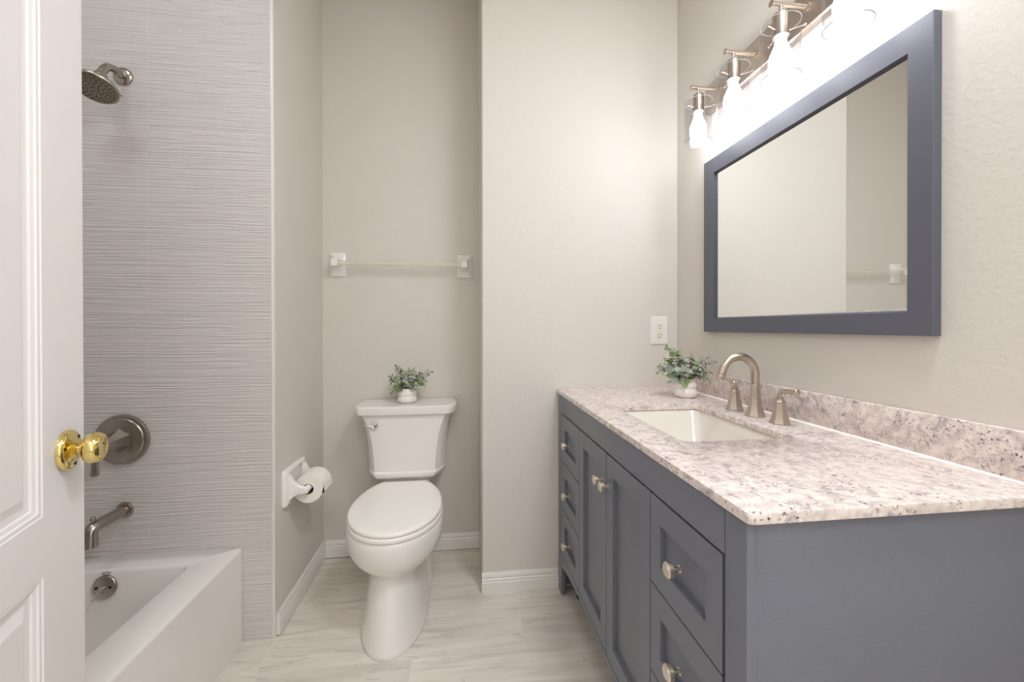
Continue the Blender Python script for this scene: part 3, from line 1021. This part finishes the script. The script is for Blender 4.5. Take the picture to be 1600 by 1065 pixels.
prof_r = [(RI, 0.0), (RO - 0.002, 0.0), (RO, 0.002), (RO, 0.100), (RO - 0.002, 0.102), (RI, 0.102)]
m4 = axis_mat(ro, (0, 1, 0))
rings = [[m4 @ Vector((r * math.cos(2 * PI * i / 48), r * math.sin(2 * PI * i / 48), h)) for i in range(48)] for r, h in prof_r]
loft(b, rings, closed=True)
obj('paper', rel(b, ro), M['paper'], rl, angle=40)
b = bm_new()
# loose end of the sheet: peels away from the outside of the roll
outer, inner = [], []
for i in range(9):
    a = math.radians(70 - 70 * i / 8)
    outer.append((RO + 0.0008 + 0.0003 * i) * Vector((math.cos(a), math.sin(a))))
outer += [Vector((RO + 0.0045, -0.008)), Vector((RO + 0.0060, -0.013)), Vector((RO + 0.0030, -0.0155)), Vector((RO - 0.006, -0.0225))]
poly = [(ro[0] + p.x, ro[2] + p.y) for p in outer]
back = [(ro[0] + p.x - 0.0007, ro[2] + p.y - 0.0007) for p in reversed(outer)]
extrude_poly(b, poly + back, 1.732, 1.832, 'xz')
obj('loose_sheet', rel(b, ro), M['paper'], rl)
b = bm_new()
rings = [[m4 @ Vector((r * math.cos(2 * PI * i / 32), r * math.sin(2 * PI * i / 32), h)) for i in range(32)] for r, h in
         ((RI - 0.0010, -0.0003), (RI - 0.00005, -0.0003), (RI - 0.00005, 0.1023), (RI - 0.0010, 0.1023))]
loft(b, rings, closed=True)
obj('core_tube', rel(b, ro), M['card'], rl)

# ------------------------------------------------------------------ outlet
oo = (0.9034, YB, 1.1478)
ot = thing('wall_outlet', 'white cover plate with a double receptacle above the worktop', 'outlet', oo)
b = bm_new()
def ry(y, hx, hz, r):
    return [Vector((oo[0] + p.x, YB - y, oo[2] + p.y)) for p in rrect(-hx, hx, -hz, hz, 0, r, 3)]
loft(b, [ry(0.0001, 0.0405, 0.0640, 0.002), ry(0.003, 0.0405, 0.0640, 0.002), ry(0.0058, 0.0380, 0.0615, 0.002), ry(0.0062, 0.036, 0.0595, 0.002)])
obj('cover_plate', rel(b, oo), M['plate'], ot, angle=25)
b = bm_new()
loft(b, [ry(0.0050, 0.0165, 0.0335, 0.001), ry(0.0074, 0.0165, 0.0335, 0.001), ry(0.0080, 0.0158, 0.0328, 0.001)])
rc = obj('receptacle', rel(b, oo), M['ivory'], ot, angle=25)
for dz in (0.018, -0.022):
    b = bm_new()
    for dx, hz in ((-0.0062, 0.0042), (0.0062, 0.0036)):
        box(b, oo[0] + dx - 0.0011, oo[0] + dx + 0.0011, YB - 0.00825, YB - 0.0078, oo[2] + dz + 0.004 - hz, oo[2] + dz + 0.004 + hz)
    lathe(b, [(0.0026, 0), (0.0026, 0.0005)], (oo[0], YB - 0.0078, oo[2] + dz - 0.0082), (0, -1, 0), 12)
    obj('socket_slots', rel(b, oo), M['bronze_dark'], rc)
for dz in (0.0485, -0.0485):
    b = bm_new()
    lathe(b, [(0.003, 0), (0.003, 0.0006), (0.002, 0.0012), (0, 0.0012)], (oo[0], YB - 0.0062, oo[2] + dz), (0, -1, 0), 14)
    obj('screw', rel(b, oo), M['knob_ni'], ot)

# ------------------------------------------------------------------ vanity
VY0, VY1 = 0.563, YB - 0.012          # near and far ends
vo = (0.70, 1.17, 0.0)
van = thing('vanity_cabinet', 'dark slate blue vanity cabinet with shaker fronts under the granite worktop', 'cabinet', vo)
ZT = 0.8715
PW = 0.052
XB = XR - 0.002
b = bm_new()
# carcass: sides, back, deck behind the fronts
box(b, XC + 0.022, XB, VY0 + 0.004, VY0 + 0.022, 0.03, ZT)
box(b, XC + 0.022, XB, VY1 - 0.022, VY1 - 0.004, 0.03, ZT)
box(b, XC + 0.026, XB - 0.01, VY0 + 0.02, VY1 - 0.02, 0.165, 0.185)
box(b, XB - 0.012, XB, VY0 + 0.02, VY1 - 0.02, 0.165, ZT)
obj('carcass', rel(b, vo), M['navy'], van, angle=25)
for y0, y1 in ((VY0, VY0 + PW), (VY1 - PW, VY1)):
    b = bm_new()
    box(b, XC, XC + 0.020, y0, y1, 0.0, ZT, 0.0025)
    obj('corner_post', rel(b, vo), M['navy'], van, angle=25)
    b = bm_new()
    box(b, XB - PW, XB, y0 + 0.001, y1 - 0.001, 0.0, 0.16, 0.002)
    obj('leg', rel(b, vo), M['navy'], van, angle=25)
b = bm_new()
box(b, XC + 0.0185, XB, VY0 + 0.0012, VY0 + 0.012, 0.10, ZT, 0.0008)
obj('side_panel', rel(b, vo), M['navy'], van, angle=25)
FY0, FY1 = VY0 + PW, VY1 - PW
b = bm_new()
box(b, XC + 0.0005, XC + 0.022, FY0 + 0.0015, FY1 - 0.0015, 0.7930, ZT, 0.0012)
obj('top_rail', rel(b, vo), M['navy'], van, angle=25)
b = bm_new()
pts = [(FY0 + 0.001, 0.184), (FY0 + 0.001, 0.128)]
for i in range(0, 25):
    t = i / 24
    pts.append((FY0 + 0.012 + (FY1 - FY0 - 0.024) * t, 0.128 + 0.040 * (1 - (2 * t - 1) ** 4)))
pts += [(FY1 - 0.001, 0.128), (FY1 - 0.001, 0.184)]
extrude_poly(b, pts, XC + 0.0005, XC + 0.020, 'yz')
obj('bottom_rail', rel(b, vo), M['navy'], van, angle=25)
b = bm_new()
lathe(b, [(0.018, 0.0), (0.018, 0.006), (0.011, 0.010), (0.011, 0.055), (0.015, 0.060), (0.015, 0.165)], (XC + 0.080, VY1 - 0.075, 0.0), (0, 0, 1), 18)
obj('levelling_foot', rel(b, vo), M['rubber'], van)

def shaker(y0, y1, z0, z1, st, rl_, o0):
    """front panel with a recessed field; front face at XC."""
    bm = bm_new()
    xf, xb = XC + 0.0005, XC + 0.0215
    def ring(x, a, bz):
        return [Vector((x, y0 + a, z0 + bz)), Vector((x, y1 - a, z0 + bz)), Vector((x, y1 - a, z1 - bz)), Vector((x, y0 + a, z1 - bz))]
    loft(bm, [ring(xb, 0, 0), ring(xf + 0.0012, 0, 0), ring(xf, 0.0012, 0.0012), ring(xf, st - 0.0006, rl_ - 0.0006), ring(xf + 0.0006, st, rl_),
              ring(xf + 0.0125, st + 0.0005, rl_ + 0.0005)])
    return rel(bm, o0)
def add_knob(parent, y, z):
    bm = bm_new()
    lathe(bm, [(0.0075, -0.001), (0.0075, 0.002), (0.0048, 0.004), (0.0048, 0.017), (0.013, 0.0175), (0.0152, 0.0185), (0.0152, 0.0275), (0.0140, 0.0288),
               (0.0118, 0.0292), (0.0118, 0.0306), (0.0108, 0.0314), (0.0, 0.0316)], (XC, y, z), (-1, 0, 0), 32)
    k = obj('knob', rel(bm, vo), M['knob_ni'], parent, angle=35)
    k['label'] = 'round brushed nickel knob'
G = 0.0045
third = (FY1 - FY0) * 0.2420
d0, d1 = FY0 + third, FY1 - third
zrows = [(0.589, 0.7875), (0.387, 0.5855), (0.187, 0.3835)]
for (ya, yb_) in ((FY0 + 0.0085, d0 - G / 2), (d1 + G / 2, FY1 - 0.006)):
    for z0, z1 in zrows:
        dr = obj('drawer', shaker(ya, yb_, z0, z1, 0.046, 0.055, vo), M['navy'], van, angle=25)
        add_knob(dr, (ya + yb_) / 2 , (z0 + z1) / 2)
ym = (d0 + d1) / 2
for (ya, yb_, ky) in ((d0 + G / 2, ym - G / 2, ym - 0.026), (ym + G / 2, d1 - G / 2, ym + 0.026)):
    dr = obj('door', shaker(ya, yb_, 0.187, 0.7875, 0.050, 0.055, vo), M['navy'], van, angle=25)
    add_knob(dr, ky, 0.700)

# worktop with sink cutout
cx0, cx1, cy0, cy1 = 0.4198, XR - 0.001, 0.5508, YB - 0.001
kx0, kx1, ky0, ky1 = 0.5265, 0.8260, 0.9190, 1.3560
b = bm_new()
z0 = 0.8722
def wr(x0, x1, y0, y1, z, r):
    return rrect(x0, x1, y0, y1, z, r, 6)
loft(b, [wr(kx0, kx1, ky0, ky1, z0, 0.022), wr(kx0, kx1, ky0, ky1, ZC - 0.0025, 0.022), wr(kx0 - 0.0008, kx1 + 0.0008, ky0 - 0.0008, ky1 + 0.0008, ZC - 0.0008, 0.0225),
         wr(kx0 - 0.0025, kx1 + 0.0025, ky0 - 0.0025, ky1 + 0.0025, ZC, 0.023),
         wr(cx0 + 0.003, cx1, cy0 + 0.003, cy1, ZC, 0.010), wr(cx0 + 0.0009, cx1, cy0 + 0.0009, cy1, ZC - 0.0009, 0.010), wr(cx0, cx1, cy0, cy1, ZC - 0.003, 0.010), wr(cx0, cx1, cy0, cy1, z0, 0.010)], closed=True)
ct = obj('worktop', b, M['granite'], angle=40)
tag(ct, 'pinkish grey speckled granite worktop with a sink cutout', 'countertop')
b = bm_new()
bx = XR - 0.0195
box(b, bx, XR - 0.0005, cy0, cy1, ZC + 0.0004, ZC + 0.0910, 0.0015)
bs = obj('backsplash', b, M['granite'], angle=40)
tag(bs, 'low granite backsplash strip along the wall behind the faucet', 'backsplash')
b = bm_new()
extrude_poly(b, [(bx + 0.0003, ZC + 0.0042), (bx - 0.0040, ZC + 0.0003), (bx + 0.0003, ZC + 0.0003)], cy0 + 0.002, cy1 - 0.001, 'xz')
obj('caulk_line', b, M['caulk'], bs)

# undermount sink
b = bm_new()
zs = z0 - 0.0006
def sr(g, z, r, gy0=0.0, gy1=0.0):
    return rrect(kx0 - g, kx1 + g, ky0 - g + gy0, ky1 + g - gy1, z, r, 6)
outer_r = [sr(0.030, zs, 0.04), sr(0.006, zs, 0.03), sr(0.003, zs - 0.004, 0.028), sr(-0.006, zs - 0.03, 0.028, 0.010, 0.010), sr(-0.022, zs - 0.105, 0.032, 0.035, 0.035), sr(-0.034, zs - 0.128, 0.034, 0.05, 0.05), sr(-0.055, zs - 0.138, 0.04, 0.06, 0.06),
           sr(-0.11, zs - 0.142, 0.03, 0.09, 0.09),
           sr(-0.10, zs - 0.155, 0.03, 0.08, 0.08), sr(-0.020, zs - 0.140, 0.04, 0.03, 0.03), sr(0.0, zs - 0.105, 0.04, 0.02, 0.02), sr(0.012, zs - 0.02, 0.035), sr(0.030, zs - 0.012, 0.04)]
vr = outer_r
loft(b, [vr[i] for i in range(len(vr))], cap0=False, cap1=False)
b.verts.ensure_lookup_table()
n1 = len(vr[0])
# close rim and the flat bottom
for i in range(n1):
    b.faces.new((b.verts[i], b.verts[(i + 1) % n1], b.verts[(len(vr) - 1) * n1 + (i + 1) % n1], b.verts[(len(vr) - 1) * n1 + i]))
b.faces.new([b.verts[7 * n1 + i] for i in range(n1)])
# the loft also made a wall between ring 7 and ring 8 that thickens the bottom; that is the underside
sk = obj('sink', b, M['sink'], angle=50)
tag(sk, 'white rectangular undermount sink set in the granite worktop', 'sink')
b = bm_new()
lathe(b, [(0.022, 0.0), (0.022, 0.003), (0.017, 0.004), (0.016, 0.002), (0.0, 0.002)], ((kx0 + kx1) / 2, (ky0 + ky1) / 2, zs - 0.1418), (0, 0, 1), 24)
obj('drain', b, M['nickel'], sk)

# ------------------------------------------------------------------ faucet
fo = (0.897, 1.152, ZC)
fa = thing('faucet', 'brushed nickel widespread gooseneck faucet with two lever handles behind the sink', 'faucet', fo)
fx, fy = fo[0], fo[1]
b = bm_new()
lathe(b, [(0.0295, 0.0), (0.0295, 0.003), (0.0285, 0.005), (0.0235, 0.017), (0.0195, 0.032), (0.0168, 0.050), (0.0152, 0.070), (0.0148, 0.097), (0.0132, 0.0985), (0.0, 0.0985)], (fx, fy, ZC), (0, 0, 1), 8, phase=PI / 8)
spt = obj('spout_base', rel(b, fo), M['nickel'], fa, angle=20)
b = bm_new()
RA, ar, zc_ = 0.0550, 0.0122, 1.0180
pth = [Vector((fx, fy, ZC + 0.096)), Vector((fx, fy, 1.000))]
for i in range(0, 23):
    a = math.radians(162 * i / 22)
    pth.append(Vector((fx - RA + RA * math.cos(a), fy, zc_ + RA * math.sin(a))))
last = pth[-1] + (pth[-1] - pth[-2]).normalized() * 0.016
pth.append(last)
tube(b, pth, ar, 24)
nk = obj('spout_neck', rel(b, fo), M['nickel'], fa, angle=50)
b = bm_new()
ax = (pth[-1] - pth[-2]).normalized()
lathe(b, [(0.0124, -0.006), (0.0134, -0.005), (0.0134, -0.002), (0.0122, -0.001), (0.0122, 0.004), (0.0132, 0.005), (0.0132, 0.009), (0.010, 0.010), (0.0, 0.009)], last, ax, 24)
obj('aerator', rel(b, fo), M['nickel'], nk, angle=40)
for hy, sg in ((fy + 0.098, 1), (fy - 0.096, -1)):
    b = bm_new()
    lathe(b, [(0.0280, 0.0), (0.0280, 0.003), (0.0270, 0.005), (0.0225, 0.017), (0.0188, 0.034), (0.0160, 0.054), (0.0155, 0.064), (0.0130, 0.0660), (0.0, 0.066)], (fx + 0.002, hy, ZC), (0, 0, 1), 8, phase=PI / 8)
    hbx = obj('handle_base', rel(b, fo), M['nickel'], fa, angle=20)
    b = bm_new()
    hx = fx + 0.002
    lathe(b, [(0.0115, 0.065), (0.0115, 0.070), (0.0095, 0.0715), (0.0105, 0.0725), (0.0105, 0.0755), (0.0085, 0.0765), (0, 0.0765)], (hx, hy, ZC), (0, 0, 1), 24)
    zz_ = ZC + 0.076
    pth2 = smooth_path([(hx, hy, zz_ - 0.004), (hx, hy, zz_ + 0.006), (hx, hy + sg * 0.003, zz_ + 0.0135), (hx, hy + sg * 0.012, zz_ + 0.0175), (hx, hy + sg * 0.034, zz_ + 0.0200), (hx, hy + sg * 0.058, zz_ + 0.0220)], 6)
    k_ = len(pth2)
    tube(b, pth2, [0.0056 + 0.0012 * i / k_ for i in range(k_)], 16)
    e1 = pth2[-1]
    lathe(b, [(0.0066, -0.001), (0.0084, 0.0), (0.0084, 0.004), (0.0070, 0.0055), (0.0, 0.006)], e1, (0, sg, 0.08), 20)
    obj('lever', rel(b, fo), M['nickel'], hbx, angle=45)

# ------------------------------------------------------------------ mirror
my0, my1, mz0, mz1 = 0.7331, 1.5421, 1.1451, 1.8233
iy0_, iy1_, iz0_, iz1_ = 0.7834, 1.4770, 1.1976, 1.7640
mx = XR - 0.0205
mo = (XR, (my0 + my1) / 2, (mz0 + mz1) / 2)
mir = thing('mirror', 'large wall mirror in a flat dark slate frame above the faucet', 'mirror', mo)
b = bm_new()
def mring(x, y0, y1, z0_, z1_):
    return [Vector((x, y0, z0_)), Vector((x, y1, z0_)), Vector((x, y1, z1_)), Vector((x, y0, z1_))]
def off(x, g):
    return mring(x, my0 + g, my1 - g, mz0 + g, mz1 - g)
def inn(x, g):
    return mring(x, iy0_ + g, iy1_ - g, iz0_ + g, iz1_ - g)
loft(b, [off(XR - 0.0008, 0), off(mx + 0.001, 0), off(mx, 0.001), inn(mx, -0.001), inn(mx + 0.001, 0.0), inn(mx + 0.0085, 0.0), inn(mx + 0.0085, 0.0012), inn(XR - 0.0008, 0.0012)], closed=True)
obj('frame', rel(b, mo), M['frame'], mir, angle=25)
b = bm_new()
gx = mx + 0.0095
loft(b, [inn(gx + 0.004, -0.004), inn(gx + 0.0010, -0.004), inn(gx + 0.0010, 0.0015), inn(gx, 0.0065)])
obj('mirror_glass', rel(b, mo), M['mirror'], mir, smooth=False)

# ------------------------------------------------------------------ vanity light
LY = [1.440, 1.240, 1.040, 0.840]
LX = 0.886
lo = (XR, 1.14, 2.065)
vl = thing('vanity_light', 'four-lamp nickel wall light with clear glass shades above the mirror', 'wall light', lo)
b = bm_new()
def pr(x, g):
    return [Vector((x, p.x, p.y)) for p in rrect(0.752 + g, 1.528 - g, 2.010 + g, 2.120 - g, 0, 0.006, 3)]
loft(b, [pr(XR - 0.0006, 0.0), pr(XR - 0.022, 0.0), pr(XR - 0.026, 0.003), pr(XR - 0.027, 0.006)])
obj('backplate', rel(b, lo), M['nickel'], vl, angle=25)
ZA = 2.066
ST, SB = 2.013, 1.858
arm0 = None
for i, y in enumerate(LY):
    b = bm_new()
    lathe(b, [(0.0095, 0.0), (0.0095, 0.004), (0.0065, 0.005), (0.0065, 0.105), (0.012, 0.106), (0.012, 0.112)], (LX - 0.030, y, ZA), (1, 0, 0), 20)
    lathe(b, [(0.0045, -0.030), (0.0045, 0.0)], (LX, y, ZA), (0, 0, 1), 14)
    arm = obj('lamp_arm', rel(b, lo), M['nickel'], vl, angle=40)
    b = bm_new()
    lathe(b, [(0.0, 0.0), (0.016, 0.0), (0.0195, -0.003), (0.0205, -0.008), (0.0205, -0.066), (0.017, -0.067), (0.0, -0.067)], (LX, y, 2.040), (0, 0, 1), 28)
    obj('lamp_socket', rel(b, lo), M['nickel'], arm, angle=40)
    for k in range(3):
        b = bm_new()
        a = math.radians(200 + 120 * k)
        c = Vector((LX + 0.020 * math.cos(a), y + 0.020 * math.sin(a), ST - 0.026))
        ax = Vector((math.cos(a), math.sin(a), 0))
        lathe(b, [(0.0016, 0.0), (0.0016, 0.034), (0.0036, 0.0345), (0.0036, 0.0385), (0.0, 0.039)], c, ax, 10)
        obj('thumbscrew', rel(b, lo), M['nickel'], arm)
    b = bm_new()
    RS, TK = 0.0490, 0.0024
    rings = []
    for r, z in ((RS - TK, SB + 0.001), (RS - TK / 2, SB), (RS, SB + 0.001), (RS, ST - 0.001), (RS - TK / 2, ST), (RS - TK, ST - 0.001)):
        rings.append([Vector((LX + r * math.cos(2 * PI * q / 48), y + r * math.sin(2 * PI * q / 48), z)) for q in range(48)])
    loft(b, rings, closed=True)
    for f in b.faces:
        zc = f.calc_center_median().z
        f.material_index = 1 if (zc < SB + 0.0009 or zc > ST - 0.0009) else 0
    obj('glass_shade', rel(b, lo), None, arm, angle=40, mats=[M['glass'], M['glass_rim']])['label'] = 'clear glass cylinder shade'
    b = bm_new()
    lathe(b, [(0.0125, 1.975), (0.0135, 1.965), (0.0160, 1.950), (0.0225, 1.935), (0.0275, 1.922), (0.0295, 1.908), (0.0290, 1.892), (0.0250, 1.879), (0.0175, 1.870), (0.008, 1.866), (0.0, 1.8655)], (LX, y, 0), (0, 0, 1), 28)
    obj('bulb', rel(b, lo), M['bulb'], arm)['label'] = 'glowing white bulb'
